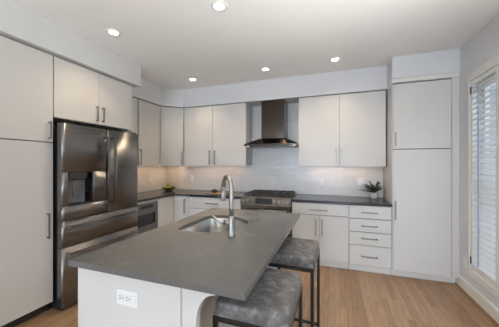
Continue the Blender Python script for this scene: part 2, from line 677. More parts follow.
# ------------------------------------------------------------------ cabinets
def pull(parent, x, z, length, vertical, yface=0.0):
    """bar pull standing off a front whose face is y = yface"""
    m = MB()
    d = .030
    if vertical:
        m.box(x - .007, x + .007, yface - d - .009, yface - d, z - length / 2, z + length / 2, .002)
        for s in (-1, 1):
            zz = z + s * (length / 2 - .012)
            m.box(x - .004, x + .004, yface - d, yface, zz - .006, zz + .006)
    else:
        m.box(x - length / 2, x + length / 2, yface - d - .009, yface - d, z - .007, z + .007, .002)
        for s in (-1, 1):
            xx = x + s * (length / 2 - .012)
            m.box(xx - .006, xx + .006, yface - d, yface, z - .004, z + .004)
    return m.build('handle', M['pull'], parent)


def front(parent, kind, x0, x1, z0, z1, handle=None, g=.0018):
    """door or drawer front of 20 mm; handle = (x, z, length, vertical)"""
    d = MB().box(x0 + g, x1 - g, 0, .020, z0 + g, z1 - g, .0018).build(kind, M['cab'], parent)
    if handle:
        pull(d, *handle)
    return d


def cabinet(name, label, cat, loc, rz, w, depth, z0, z1, fronts, toe=None, group=None, crown=None, panel=None):
    """local frame: x along the width, y from the door face into the cabinet, z up"""
    t = thing(name, label, cat, (loc[0], loc[1], 0), rz, group)
    b = MB()
    b.box(.001, w - .001, .023, depth, z0, z1)
    if panel:
        for p in panel:
            b.box(*p)
    b.build('body', M['carc'], t)
    if toe:
        MB().box(.001, w - .001, .065, depth - .02, 0, z0 - .0005).build('toe_kick', M['slot' if toe == 'dark' else 'trim'], t)
    MB().box(.004, w - .004, .0205, .0226, z0 + .004, z1 - .004).build('shadow_gap', M['slot'], t)
    for f in fronts:
        front(t, *f)
    if crown:
        MB().box(*crown, .002).build('crown', M['trim'], t)
    return t


YF, YU = 3.44, 3.72
# left wall, tall pantry (faces +x): rz 90 deg, local x -> world y, local y -> world -x
XT = -2.55
cabinet('pantry_cabinet', 'tall flat white cabinet at the left picture edge, beside the refrigerator', 'cabinet',
        (XT, .36), R90, 1.213, .60, .085, 2.462, [
            ('door', 0, .606, 1.62, 2.455, (.565, 1.73, .17, True)), ('door', 0, .606, .09, 1.615, (.565, .83, .24, True)),
            ('door', .606, 1.213, 1.62, 2.455, (1.173, 1.73, .17, True)), ('door', .606, 1.213, .09, 1.615, (1.160, .83, .24, True))], toe='dark')
# cabinet over the refrigerator with its far end panel
cabinet('wall_cabinet', 'white two-door cabinet right above the steel refrigerator', 'cabinet',
        (XT, 1.575), R90, .97, .60, 1.864, 2.462, [
            ('door', .004, .478, 1.864, 2.455, (.442, 1.98, .17, True)), ('door', .478, .952, 1.864, 2.455, (.517, 1.98, .17, True))],
        panel=[(.953, .969, .0, .60, .005, 1.864), (.953, .969, 0, .0225, 1.864, 2.455)])

# left wall, upper cabinet and diagonal corner cabinet
cabinet('wall_cabinet', 'narrow white upper cabinet on the left wall, beside the refrigerator', 'cabinet',
        (-2.85, 2.548), R90, .897, .315, 1.394, 2.42, [
            ('door', 0, .395, 1.372, 2.415, None), ('door', .413, .897, 1.372, 2.415, (.435, 1.52, .24, True))])
t = thing('corner_wall_cabinet', 'white upper cabinet set diagonally across the back left corner', 'cabinet', (-2.85, 3.446, 0), math.atan2(3.72 - 3.446, -2.553 + 2.85))
wdiag = math.hypot(3.72 - 3.446, -2.553 + 2.85)
inv = t.matrix_basis.inverted()
pts = []
for x, y in ((-2.853, 3.447), (-2.566, 3.719), (-2.552, 3.745), (-2.552, 4.035), (-3.155, 4.035), (-3.155, 3.447)):
    p = Matrix.Rotation(-t.rotation_euler.z, 4, 'Z') @ (Vector((x, y, 0)) - t.location)
    pts.append((p.x, p.y + .0226) if abs(p.y) < .02 else (p.x, p.y))
MB().prism(pts, 1.394, 2.42).build('body', M['carc'], t)
front(t, 'door', .008, wdiag - .008, 1.372, 2.415, (wdiag - .045, 1.52, .24, True))
# back wall uppers
cabinet('wall_cabinet', 'white two-door upper cabinet to the left of the steel hood', 'cabinet',
        (-2.55, YU), 0, 1.187, .316, 1.394, 2.42, [
            ('door', 0, .575, 1.372, 2.415, (.525, 1.523, .24, True)), ('door', .575, 1.187, 1.372, 2.415, (.627, 1.523, .24, True))])
cabinet('wall_cabinet', 'white two-door upper cabinet to the right of the steel hood', 'cabinet',
        (-.511, YU), 0, 1.178, .316, 1.394, 2.42, [
            ('door', 0, .586, 1.372, 2.415, (.532, 1.515, .24, True)), ('door', .586, 1.178, 1.372, 2.415, (.610, 1.515, .24, True))])

# base cabinets of the back wall
cabinet('base_cabinet', 'white base cabinet with one drawer above two doors, right of the range', 'cabinet',
        (-.566, YF), 0, .749, .59, .10, .884, [
            ('drawer', 0, .749, .712, .873, (.362, .783, .245, False)),
            ('door', 0, .374, .10, .708, (.330, .546, .235, True)), ('door', .374, .749, .10, .708, (.412, .546, .235, True))], toe=True)
cabinet('drawer_cabinet', 'white base cabinet of four stacked drawers beside the tall cabinet', 'cabinet',
        (.185, YF), 0, .494, .59, .10, .884, [
            ('drawer', 0, .494, .706, .873, (.242, .785, .19, False)), ('drawer', 0, .494, .532, .702, (.242, .615, .19, False)),
            ('drawer', 0, .494, .360, .528, (.242, .455, .19, False)), ('drawer', 0, .494, .10, .356, (.242, .222, .19, False))], toe=True)
cabinet('pantry_cabinet', 'tall flat white cabinet at the right end of the back wall', 'cabinet',
        (.682, YF), 0, .686, .605, .09, 2.42, [
            ('door', .010, .612, 1.597, 2.405, (.034, 1.72, .175, True)), ('door', .010, .612, .09, 1.591, (.034, .841, .23, True))],
        toe=True, crown=(-.0, .686, -.010, .30, 2.4205, 2.470), panel=[(.616, .686, .003, .0225, .09, 2.42), (.0005, .009, .0, .0225, .09, 2.42)])
cabinet('drawer_cabinet', 'white base cabinet of wide drawers to the left of the range', 'cabinet',
        (-2.268, YF), 0, .926, .59, .10, .884, [
            ('drawer', 0, .86, .690, .873, (.44, .783, .23, False)), ('drawer', 0, .86, .395, .686, (.44, .56, .23, False)),
            ('drawer', 0, .86, .10, .391, (.44, .26, .23, False))], toe=True, panel=[(.862, .925, .003, .0225, .10, .873)])
# corner base: blank panel facing the refrigerator side, door facing the room
t = thing('corner_base_cabinet', 'white corner base cabinet with one narrow door, between microwave and wide drawers', 'cabinet', (-2.56, YF, 0), 0)
MB().prism([(-.023, -.385), (-.023, .023), (.289, .023), (.289, .59), (-.59, .59), (-.59, -.385)], .10, .884).build('body', M['carc'], t)
MB().prism([(-.07, -.38), (-.07, .07), (.285, .07), (.285, .56), (-.56, .56), (-.56, -.38)], 0, .0995).build('toe_kick', M['trim'], t)
MB().box(-.022, -.002, -.384, -.002, .102, .873, .0015).build('blank_panel', M['cab'], t)
front(t, 'door', .003, .29, .10, .873, (.222, .715, .235, True))
# microwave cabinet on the left wall
XB = -2.56
t = thing('microwave_cabinet', 'white base cabinet carrying the steel microwave, beside the refrigerator', 'cabinet', (XB, 2.552, 0), R90)
b = MB()
b.box(.002, .018, .003, .59, .10, .884).box(.484, .498, .003, .59, .10, .884).box(.018, .484, .023, .59, .10, .44).box(.018, .484, .003, .59, .848, .884)
b.box(.018, .484, .57, .59, .44, .862)
b.build('body', M['carc'], t)
MB().box(.002, .498, .07, .56, 0, .0995).build('toe_kick', M['trim'], t)
front(t, 'drawer', .018, .484, .10, .44, (.25, .38, .2, False))
t = thing('microwave_oven', 'built-in steel microwave with a dark window under the left counter', 'microwave', (XB, 2.572, .4405), R90)
MB().box(.002, .460, .03, .50, .001, .406).build('body', M['darkgrey'], t)
f = MB()
f.box(0, .462, -.012, .03, .25, .406, .002).box(0, .462, -.012, .03, .0, .095, .002)
f.box(.40, .462, -.012, .03, .095, .25).box(0, .03, -.012, .03, .095, .25)
f.build('door', steel('stainless_microwave', (0.20, 0.19, 0.18), 0.25, (2, 2, 260)), t)
MB().box(.03, .40, .004, .028, .095, .25).build('window', M['blackg'], t)
MB().box(.12, .36, -.0145, -.0121, .33, .37).build('display', M['blackg'], t)

# countertops
CT0, CT1 = .885, .915
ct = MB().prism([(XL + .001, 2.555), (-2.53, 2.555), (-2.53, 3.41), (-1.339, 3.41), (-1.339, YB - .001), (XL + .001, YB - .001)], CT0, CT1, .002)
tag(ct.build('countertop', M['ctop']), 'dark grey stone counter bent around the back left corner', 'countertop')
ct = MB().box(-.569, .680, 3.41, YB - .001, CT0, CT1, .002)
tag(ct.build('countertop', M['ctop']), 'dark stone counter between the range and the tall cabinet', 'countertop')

# ------------------------------------------------------------------ refrigerator (faces +x): local x -> world y, local y -> world -x, front at y = 0
FW = .944
t = thing('refrigerator', 'large stainless steel refrigerator with two upper doors and two drawers', 'refrigerator', (-2.425, 1.579, 0), R90)
MB().box(.012, FW - .012, .252, .735, .03, 1.785, .004).build('body', M['fridge_side'], t)
b = MB().box(.02, FW - .02, .082, .252, .03, 1.775)
b.build('dark_gap_fill', M['black'], t)  # added dark filler; its black stands in for shade in the gaps


def door_piece(m, x0, x1, z0, z1, a, b, dep=.075, n=26, flat=False):
    """slice x0..x1 of a door spanning a..b whose front bulges slightly and rounds off at both vertical edges"""
    def yy(x):
        u = (x - a) / (b - a) * 2 - 1
        e = min(x - a, b - x)
        r = .022
        y = .008 * u * u
        if e < r:
            y += r - math.sqrt(max(0, r * r - (r - e) ** 2))
        return y
    xs = [x0 + (x1 - x0) * i / n for i in range(n + 1)]
    extra = [a + .001, a + .003, a + .006, a + .011, a + .017, b - .001, b - .003, b - .006, b - .011, b - .017]
    xs = sorted(set(xs + [e for e in extra if x0 < e < x1]))
    tb = bmesh.new()
    fr = [(x, yy(x)) for x in xs] + [(x1, dep), (x0, dep)]
    lo = [tb.verts.new((x, y, z0)) for x, y in fr]
    hi = [tb.verts.new((x, y, z1)) for x, y in fr]
    k = len(fr)
    tb.faces.new(lo)
    tb.faces.new(hi)
    for i in range(k):
        f = tb.faces.new((lo[i], lo[(i + 1) % k], hi[(i + 1) % k], hi[i]))
        f.smooth = i < len(xs) - 1
    me = bpy.data.meshes.new('tmp')
    bmesh.ops.recalc_face_normals(tb, faces=tb.faces)
    tb.to_mesh(me)
    tb.free()
    m.bm.from_mesh(me)
    bpy.data.meshes.remove(me)


def bow_handle(parent, x, z, length, vertical, bow=.018):
    m = MB()
    n = 14
    pts = []
    for i in range(n + 1):
        s = -1 + 2 * i / n
        d = -.040 - bow * (1 - s * s)
        pts.append((x, d, z + s * length / 2) if vertical else (x + s * length / 2, d, z))
    for p, q in zip(pts, pts[1:]):
        if vertical:
            m.prism([(p[1], p[2]), (p[1] - .016, p[2]), (q[1] - .016, q[2]), (q[1], q[2])], x - .012, x + .012, plane='yz')
        else:
            m.prism([(p[0], p[1]), (p[0], p[1] - .016), (q[0], q[1] - .016), (q[0], q[1])], z - .014, z + .014, plane='xy')
    for s in (-1, 1):
        e = s * (length / 2 - .012)
        if vertical:
            m.box(x - .010, x + .010, -.046, .010, z + e - .014, z + e + .014, .003)
        else:
            m.box(x + e - .014, x + e + .014, -.046, .010, z - .011, z + .011, .003)
    return m.build('handle', steel('handle_steel', (0.30, 0.29, 0.28), 0.25, (2, 2, 2)), parent)


SEAM = .484
DZ0, DZ1 = .868, 1.802
rx0, rx1, rz0, rz1 = .054, .305, 1.000, 1.331      # dispenser recess
ld = MB()
door_piece(ld, .0, SEAM - .003, DZ0, rz0, 0, SEAM - .003)
door_piece(ld, .0, SEAM - .003, rz1, DZ1, 0, SEAM - .003)
door_piece(ld, .0, rx0, rz0, rz1, 0, SEAM - .003)
door_piece(ld, rx1, SEAM - .003, rz0, rz1, 0, SEAM - .003)
ld = ld.build('door', M['fridge'], t)
bow_handle(ld, SEAM - .045, 1.338, .75, True)
dp = MB()
dp.box(rx0, rx1, .066, .074, rz0, rz1)
dp.box(rx0, rx0 + .004, .010, .066, rz0, rz1).box(rx1 - .004, rx1, .010, .066, rz0, rz1)
dp.box(rx0, rx1, .006, .066, rz0, rz0 + .02).box(rx0, rx1, .010, .066, rz1 - .004, rz1)
dp.build('dispenser', M['blackg'], ld)
MB().box(rx0 + .012, rx1 - .065, .002, .060, rz1 - .075, rz1 - .005, .004).build('dispenser_panel', M['darkgrey'], ld)
MB().box(rx0 + .010, rx1 - .068, .030, .064, rz0 + .021, rz1 - .080, .004).build('dispenser_backplate', M['grey'], ld)
MB().box(rx0 + .055, rx1 - .115, .022, .032, rz0 + .09, rz1 - .082, .006).build('dispenser_paddle', M['pull'], ld)
rd = MB()
door_piece(rd, SEAM + .003, FW, DZ0, DZ1, SEAM + .003, FW)
rd = rd.build('door', M['fridge'], t)
bow_handle(rd, SEAM + .045, 1.338, .75, True)
for z0, z1, hz in ((.612, .860, .806), (.035, .604, .548)):
    d = MB()
    door_piece(d, 0, FW, z0, z1, 0, FW, n=40)
    d = d.build('drawer', M['fridge'], t)
    bow_handle(d, FW / 2 - .03, hz, .82, False, .014)
MB().box(.02, FW - .02, .06, .25, .004, .029).box(.03, .08, .06, .25, 0, .02).build('base_grille', M['black'], t)
for x in (.03, FW - .11):
    MB().box(x, x + .08, .02, .16, 1.8035, 1.818, .004).build('hinge_cover', M['black'], t)

# ------------------------------------------------------------------ range
t = thing('gas_range', 'steel gas range with black grates against the tiled back wall', 'range', (-1.335, 3.385, 0), 0)
RW = .762
MB().box(.002, RW - .002, .06, .655, .03, .905).box(.03, RW - .03, .10, .60, 0, .03).build('body', M['darkgrey'], t)
MB().box(0, RW, .05, .657, .906, .926, .003).build('cooktop', M['rsteel'], t)
MB().box(.03, RW - .03, .09, .63, .926, .930).build('burner_tray', M['iron'], t)
cp = MB().prism([(.0, .805), (.058, .800), (.085, .925), (.045, .925)], .0, RW, plane='yz')
cp.build('control_panel', M['rsteel'], t)
nrm = Vector((0, -.92, .34)).normalized()
def on_panel(x, s):
    return Vector((x, .045 * s - .0005, .805 + .12 * s))
for x in (.055, .120, .185, .255 + .275, .595, .655, .715):
    p = on_panel(x, .5)
    k = MB()
    k.cyl(p, p + nrm * .010, .026, .026, 20)
    k.cyl(p + nrm * .010, p + nrm * .036, .020, .017, 20)
    k.build('knob', M['pull'], t)
dsp = MB()
rot = Matrix.Rotation(math.atan2(.045, .12) * -1, 3, 'X')
p = on_panel(.36, .5)
dsp.box(.235, .485, p.y - .003, p.y + .002, p.z - .042, p.z + .042, .001, 1, rot, tuple(p))
dsp.build('display', M['blackg'], t)
d = MB().box(.004, RW - .004, .012, .055, .225, .797, .004).build('oven_door', M['rsteel'], t)
MB().box(.09, RW - .09, .009, .013, .33, .65, .001).build('oven_window', M['blackg'], d)
h = MB().tube([(.05, -.035, .745), (RW - .05, -.035, .745)], .013, 16)
for x in (.075, RW - .075):
    h.box(x - .012, x + .012, -.035, .014, .735, .755, .003)
h.build('handle', M['pull'], d)
MB().box(.004, RW - .004, .014, .055, .075, .217, .004).build('drawer', M['steel'], t)
# burners and grates
for bx, by, r in ((.16, .20, .045), (.16, .49, .05), (.38, .35, .055), (.60, .20, .05), (.60, .49, .04)):
    MB().lathe([(0, .93), (r, .93), (r, .940), (r * .7, .944), (r * .66, .951), (0, .953)], bx, by, 24).build('burner', M['iron'], t)
for gx0, gx1 in ((.035, .262), (.268, .494), (.500, .727)):
    g = MB()
    z0, z1 = .952, .966
    y0, y1 = .085, .625
    for x in (gx0, gx1 - .012):
        g.box(x, x + .012, y0, y1, z0, z1, .003)
    for y in (y0, (y0 + y1) / 2 - .006, y1 - .012):
        g.box(gx0 + .012, gx1 - .012, y, y + .012, z0, z1, .003)
    xm = (gx0 + gx1) / 2
    g.box(xm - .006, xm + .006, y0 + .012, y1 - .012, z0 + .002, z1, .003)
    for y in ((y0 * 3 + y1) / 4, (y0 + y1 * 3) / 4):
        g.box(gx0 + .012, gx1 - .012, y - .006, y + .006, z0 + .002, z1, .003)
    for x in (gx0, gx1 - .012):
        for y in (y0, y1 - .012):
            g.box(x, x + .012, y, y + .012, .930, z0, 0)
    g.build('grate', M['iron'], t)

# ------------------------------------------------------------------ range hood
t = thing('range_hood', 'stainless chimney hood over the range', 'range hood', (-.918, 0, 0), 0)
HW = .415
hb = MB()
y0, y1 = 3.55, YB - .012
zl, zt = 1.690, 1.722
hb.box(-HW, HW, y0, y1, zl, zt, .002)
tb = bmesh.new()
cw, cy0 = .215, 3.715
lo = [tb.verts.new(v) for v in ((-HW + .004, y0 + .004, zt), (HW - .004, y0 + .004, zt), (HW - .004, y1, zt), (-HW + .004, y1, zt))]
hi = [tb.verts.new(v) for v in ((-cw, cy0, zt + .095), (cw, cy0, zt + .095), (cw, y1, zt + .095), (-cw, y1, zt + .095))]
tb.faces.new(lo); tb.faces.new(hi)
for i in range(4):
    tb.faces.new((lo[i], lo[(i + 1) % 4], hi[(i + 1) % 4], hi[i]))
hb._add(tb)
hb.build('canopy', M['hood'], t)
MB().box(-.186, .186, 3.735, y1, zt + .0955, 2.424, .002).build('chimney', M['hood'], t)
fl = MB()
for x in (-.27, 0, .27):
    fl.box(x - .125, x + .125, y0 + .05, y1 - .08, zl - .006, zl - .0005, .002)
fl.build('filter', M['pull'], t)
for x in (-.36, .36):
    MB().cyl((x, y0 + .028, zl - .005), (x, y0 + .028, zl - .0003), .018, .018).build('lamp', emit('hood_lamp', (1, .85, .65), 1.5), t)
bt = MB()
for k in range(5):
    bt.box(-.06 + k * .03 - .008, -.06 + k * .03 + .008, y0 - .003, y0 - .0003, zl + .010, zl + .022)
bt.build('button_row', M['black'], t)

# ------------------------------------------------------------------ island
IX0, IX1, IY0, IY1 = -1.298, -.323, .872, 2.462
PX0, PX1, PY0, PY1 = -1.268, -.628, .900, 2.435
t = thing('kitchen_island', 'white kitchen island base with a plain panelled end', 'island', ((PX0 + PX1) / 2, (PY0 + PY1) / 2, 0), 0)
lx0, lx1, ly0, ly1 = -.32, .32, -.7675, .7675
b = MB()
b.box(lx0, lx1, ly0, ly0 + .02, 0, .884, .001).box(lx0, lx1, ly1 - .02, ly1, 0, .884, .001)
b.box(lx1 - .02, lx1, ly0 + .02, ly1 - .02, 0, .884)
b.box(lx0 + .022, lx0 + .04, ly0 + .02, ly1 - .02, .10, .884)
b.box(lx0 + .04, lx1 - .02, ly0 + .02, ly1 - .02, .10, .12)
b.build('body', M['cab'], t)
MB().box(lx0 + .08, lx0 + .10, ly0 + .02, ly1 - .02, 0, .0995).build('toe_kick', M['trim'], t)
n = 4
wd = (ly1 - ly0 - .044) / n
for i in range(n):
    d = MB().box(lx0, lx0 + .02, ly0 + .022 + i * wd + .002, ly0 + .022 + (i + 1) * wd - .002, .10, .872, .0015).build('door', M['cab'], t)
    MB().box(lx0 - .039, lx0 - .030, ly0 + .022 + (i + .5) * wd - .1, ly0 + .022 + (i + .5) * wd + .1, .795, .805, .002).box(
        lx0 - .031, lx0, ly0 + .022 + (i + .5) * wd - .09, ly0 + .022 + (i + .5) * wd - .082, .796, .804).box(
        lx0 - .031, lx0, ly0 + .022 + (i + .5) * wd + .082, ly0 + .022 + (i + .5) * wd + .09, .796, .804).build('handle', M['pull'], d)
# end post strip with a groove, then curved corbels under the seating overhang
def corbel(y0, y1):
    pr = [(lx1 + .0005, .30), (lx1 + .0005, .8838), (lx1 + .165, .8838), (lx1 + .165, .868)]
    for k in range(11):
        a = k / 10 * R90
        pr.append((lx1 + .070 + .088 * (1 - math.sin(a)), .862 - .135 * (1 - math.cos(a))))
    pr += [(lx1 + .070, .30)]
    m = MB().prism(pr, y0, y1, plane='xz')
    return m
c = corbel(ly0, ly0 + .03)
c.box(lx1 + .0005, lx1 + .070, ly0, ly0 + .03, 0, .2995)
c.build('corbel', M['cab'], t)
for y in (ly0 + .40, 0.12, ly1 - .03):
    corbel(y, y + .03).box(lx1 + .0005, lx1 + .070, y, y + .03, 0, .2995).build('corbel', M['cab'], t)
MB().box(lx1 - .006, lx1 - .003, ly0 - .0004, ly0 + .001, .0, .884).box(lx1 + .0002, lx1 + .0016, ly0 - .0004, ly0 + .001, .0, .884).build(
    'panel_joint', M['grey'], t)

# island top with the sink cut-out
sink_pts = [(-1.146, 1.600), (-1.110, 1.553), (-1.044, 1.535), (-.950, 1.537), (-.858, 1.561), (-.770, 1.630), (-.705, 1.730), (-.679, 1.850),
            (-.694, 1.952), (-.745, 2.034), (-.845, 2.103), (-.967, 2.135), (-1.065, 2.128), (-1.125, 2.085), (-1.146, 2.010), (-1.148, 1.800)]
def smooth_loop(pts, sub=5):
    out = []
    n = len(pts)
    for i in range(n):
        p0, p1, p2, p3 = (Vector(pts[(i + k) % n]) for k in (-1, 0, 1, 2))
        for j in range(sub):
            u = j / sub
            out.append(0.5 * ((2 * p1) + (p2 - p0) * u + (2 * p0 - 5 * p1 + 4 * p2 - p3) * u * u + (3 * p1 - p0 - 3 * p2 + p3) * u ** 3))
    return [(v.x, v.y) for v in out]
loop = smooth_loop(sink_pts)
tb = bmesh.new()
ov = [tb.verts.new((x, y, .914)) for x, y in ((IX0, IY0), (IX1, IY0), (IX1, IY1), (IX0, IY1))]
iv = [tb.verts.new((x, y, .914)) for x, y in loop]
ed = []
for vs in (ov, iv):
    for i in range(len(vs)):
        ed.append(tb.edges.new((vs[i], vs[(i + 1) % len(vs)])))
bmesh.ops.triangle_fill(tb, use_beauty=True, use_dissolve=False, edges=ed, normal=(0, 0, 1))
ex = bmesh.ops.extrude_face_region(tb, geom=tb.faces[:])
for v in ex['geom']:
    if isinstance(v, bmesh.types.BMVert):
        v.co.z = .8845
bmesh.ops.recalc_face_normals(tb, faces=tb.faces)
bmesh.ops.dissolve_limit(tb, angle_limit=.001, verts=tb.verts, edges=tb.edges)
sharp = [e for e in tb.edges if len(e.link_faces) == 2 and e.calc_face_angle() > 1.2 and
         abs(e.link_faces[0].normal.z) + abs(e.link_faces[1].normal.z) < 1.5 and (abs(e.verts[0].co.x - IX0) < 1e-4 or abs(e.verts[0].co.x - IX1) < 1e-4)]
m = MB()
m._add(tb)
tag(m.build('countertop', M['top']), 'dark grey stone island top with a sink cut into it', 'countertop')

# undermount sink: lip, basin wall and bottom, drain
t = thing('sink', 'stainless undermount sink set into the island top', 'sink', (-.93, 1.83, .884), 0)
def ring(sc, off=0):
    cx, cy = -.93, 1.83
    return [((x - cx) * sc, (y - cy) * sc) for x, y in loop]
prof = [(1.06, -.0006), (1.004, -.0006), (.995, -.006), (.975, -.10), (.95, -.165), (.90, -.185), (.5, -.192), (.16, -.197)]
tb = bmesh.new()
rings = []
for sc, z in prof:
    rings.append([tb.verts.new((x, y, z)) for x, y in ring(sc)])
outer = [(.16, -.203), (.5, -.199), (.91, -.191), (.965, -.168), (.99, -.10), (1.01, -.008), (1.06, -.004)]
for sc, z in outer:
    rings.append([tb.verts.new((x, y, z)) for x, y in ring(sc)])
k = len(loop)
for a, b2 in zip(rings, rings[1:] + rings[:1]):
    for i in range(k):
        f = tb.faces.new((a[i], a[(i + 1) % k], b2[(i + 1) % k], b2[i]))
m = MB()
m._add(tb, True)
m.build('basin', M['basin'], t)
MB().lathe([(0, -.205), (.058, -.205), (.058, -.194), (.050, -.192), (.042, -.197), (0, -.198)], 0, 0, 28).build('drain', M['pull'], t)

# faucet on the island at the clipped corner of the sink
FX, FYY = -.668, 1.534
t = thing('kitchen_faucet', 'tall brushed nickel gooseneck faucet beside the island sink', 'faucet', (FX, FYY, .9145), 0)
MB().lathe([(0, 0), (.027, 0), (.027, .006), (.0225, .012), (.0215, .115), (.0185, .14), (0, .14)], 0, 0, 28).build('base', M['nickel'], t)
dr = Vector((-.67, .74, 0)).normalized()
nk = [(0, 0, .12), (0, 0, .20), (0, 0, .29)]
R = .098
zc = .305
for i in range(0, 19):
    a = math.pi * i / 18
    q = dr * (R - R * math.cos(a))
    nk.append((q.x, q.y, zc + R * math.sin(a)))
q = dr * (2 * R)
nk += [(q.x, q.y, .29)]
MB().tube(nk, .0165, 18).build('neck', M['nickel'], t)
MB().lathe([(0, .216), (.017, .216), (.0195, .222), (.0195, .27), (.0165, .295), (0, .295)], q.x, q.y, 24).build('spray_head', M['nickel'], t)
lv = Vector((-.95, -.20, 0)).normalized()
m = MB()
m.cyl((0, 0, .092), tuple(lv * .050 + Vector((0, 0, .092))), .0165, .0165, 20)
m.tube([lv * .048 + Vector((0, 0, .092)), lv * .07 + Vector((0, 0, .094)), lv * .10 + Vector((0, 0, .106)), lv * .135 + Vector((0, 0, .132))],
       [.0165, .013, .010, .010], 14)
m.build('lever', M['nickel'], t)
# air switch button on the island top
t = thing('sink_button', 'small round metal button on the island top beyond the faucet', 'button', (-.63, 2.06, .9145), 0)
MB().lathe([(0, 0), (.022, 0), (.022, .004), (.018, .007), (0, .007)], 0, 0, 24).build('collar', M['nickel'], t)
MB().lathe([(0, .0072), (.013, .0072), (.013, .011), (.010, .013), (0, .013)], 0, 0, 24).build('push_cap', M['nickel'], t)

# ------------------------------------------------------------------ outlets and switches
def outlet(label, loc, rz, w, h, kind, gangs=1):
    """plate in local xz, facing -y; sits with its back at y = 0"""
    t = thing('wall_outlet' if kind == 'outlet' else 'light_switch', label, 'outlet' if kind == 'outlet' else 'switch', loc, rz)
    MB().box(-w / 2, w / 2, -.0055, -.0004, -h / 2, h / 2, .002).build('cover_plate', M['plastic'], t)
    for g in range(gangs):
        x = (g - (gangs - 1) / 2) * .046
        if kind == 'outlet':
            MB().box(x - .0165, x + .0165, -.0085, -.0056, -.034, .034, .0015).build('receptacle', M['plastic'], t)
            for z in (-.019, .019):
                s = MB()
                s.box(x - .0075, x - .0055, -.0090, -.0084, z - .003, z + .006)
                s.box(x + .0055, x + .0075, -.0090, -.0084, z - .003, z + .005)
                s.cyl((x, -.0090, z - .009), (x, -.0084, z - .009), .0025, .0025, 10)
                s.build('slots', M['slot'], t)
        else:
            MB().box(x - .0165, x + .0165, -.0095, -.0056, -.034, .034, .002).build('rocker', M['plastic'], t)
    return t

bx = YB - .010
outlet('white wall plate on the back wall tile, left of the range', (-2.575, bx, 1.142), 0, .072, .115, 'switch')
outlet('white wall plate on the back wall tile, first right of the range', (-.185, bx, 1.120), 0, .072, .115, 'outlet')
outlet('white double wall plate on the back wall tile above the potted plant', (.39, bx, 1.148), 0, .10, .115, 'switch', 2)
outlet('white wall plate on the left wall tile near the fruit bowl', (XL + .010, 3.545, 1.16), R90, .072, .115, 'outlet')
outlet('white outlet plate low on the right wall beside the shutters', (XR, 3.30, .325), -R90, .072, .115, 'outlet')
# island end outlet: a square two-gang plate with horizontal receptacles
t = thing('wall_outlet', 'wide white double outlet on the end panel of the island', 'outlet', (-.931, PY0, .770), 0)
MB().box(-.064, .064, -.0055, -.0004, -.037, .037, .002).build('cover_plate', M['plastic'], t)
for x in (-.036, .006):
    MB().box(x - .018, x + .018, -.0085, -.0056, -.0175, .0175, .0015).build('receptacle', M['plastic'], t)
    s = MB()
    s.box(x - .009, x + .001, -.0092, -.0084, .0050, .0085)
    s.box(x - .009, x + .001, -.0092, -.0084, -.0085, -.0050)
    s.cyl((x + .009, -.0092, 0), (x + .009, -.0084, 0), .0032, .0032, 12)
    s.build('slots', M['slot'], t)
MB().box(.032, .056, -.0085, -.0056, -.020, .020, .0015).build('blank_insert', M['plastic'], t)

# ------------------------------------------------------------------ stools
def make_stool(label, loc, rz):
    t = thing('bar_stool', label, 'stool', loc, rz, 'stools at the island')
    wx, wy = .37, .46
    z0, z1 = .685, .762
    tb = bmesh.new()
    bmesh.ops.create_cube(tb, size=1.0)
    for v in tb.verts:
        v.co = Vector((v.co.x * wx, v.co.y * wy, (z0 + z1) / 2 + v.co.z * (z1 - z0)))
    bmesh.ops.subdivide_edges(tb, edges=tb.edges[:], cuts=10, use_grid_fill=True)
    r = .030
    for v in tb.verts:
        p = v.co.copy()
        c = Vector((max(-wx / 2 + r, min(wx / 2 - r, p.x)), max(-wy / 2 + r, min(wy / 2 - r, p.y)), max(z0 + .012, min(z1 - r, p.z))))
        d = p - c
        if d.length > 1e-6:
            lim = r if p.z > z0 + .02 else .014
            if d.length > lim:
                p = c + d.normalized() * lim if p.z > z0 + .02 else p
        top = max(0, (p.z - (z0 + z1) / 2) / ((z1 - z0) / 2))
        u = p.y / (wy / 2)
        p.z += top * (-.012 * (1 - u * u) + .004)
        v.co = p
    for f in tb.faces:
        f.smooth = True
    m = MB()
    m._add(tb, True)
    seat = m.build('seat', M['leather'], t)
    s = seat.modifiers.new('soften', 'SUBSURF')
    s.levels = s.render_levels = 1
    hx, hy, k = wx / 2 - .012, wy / 2 - .012, .011
    fr = MB()
    zt0, zt1 = z0 - .024, z0 - .001
    fr.box(-hx - k, hx + k, -hy - k, -hy + k, zt0, zt1, .002).box(-hx - k, hx + k, hy - k, hy + k, zt0, zt1, .002)
    fr.box(-hx - k, -hx + k, -hy + k, hy - k, zt0, zt1, .002).box(hx - k, hx + k, -hy + k, hy - k, zt0, zt1, .002)
    fr.build('seat_frame', M['frame'], t)
    for sx in (-1, 1):
        for sy in (-1, 1):
            MB().box(sx * hx - k, sx * hx + k, sy * hy - k, sy * hy + k, 0, zt0 - .0003, .0015).build('leg', M['frame'], t)
    for sy in (-1, 1):
        MB().box(-hx + k, hx - k, sy * hy - k * .9, sy * hy + k * .9, .022, .042, .0015).build('stretcher', M['frame'], t)
    MB().box(-hx - k * .9, -hx + k * .9, -hy + k, hy - k, .20, .22, .0015).build('footrest', M['frame'], t)
    return t

st = make_stool('grey leather counter stool nearest the camera, under the island corner', (-.365, 1.262, 0), 0)
copy_thing(st, (-.308, 1.945, 0), 'grey leather counter stool farther along the island, by the white base cabinets', math.radians(-2))

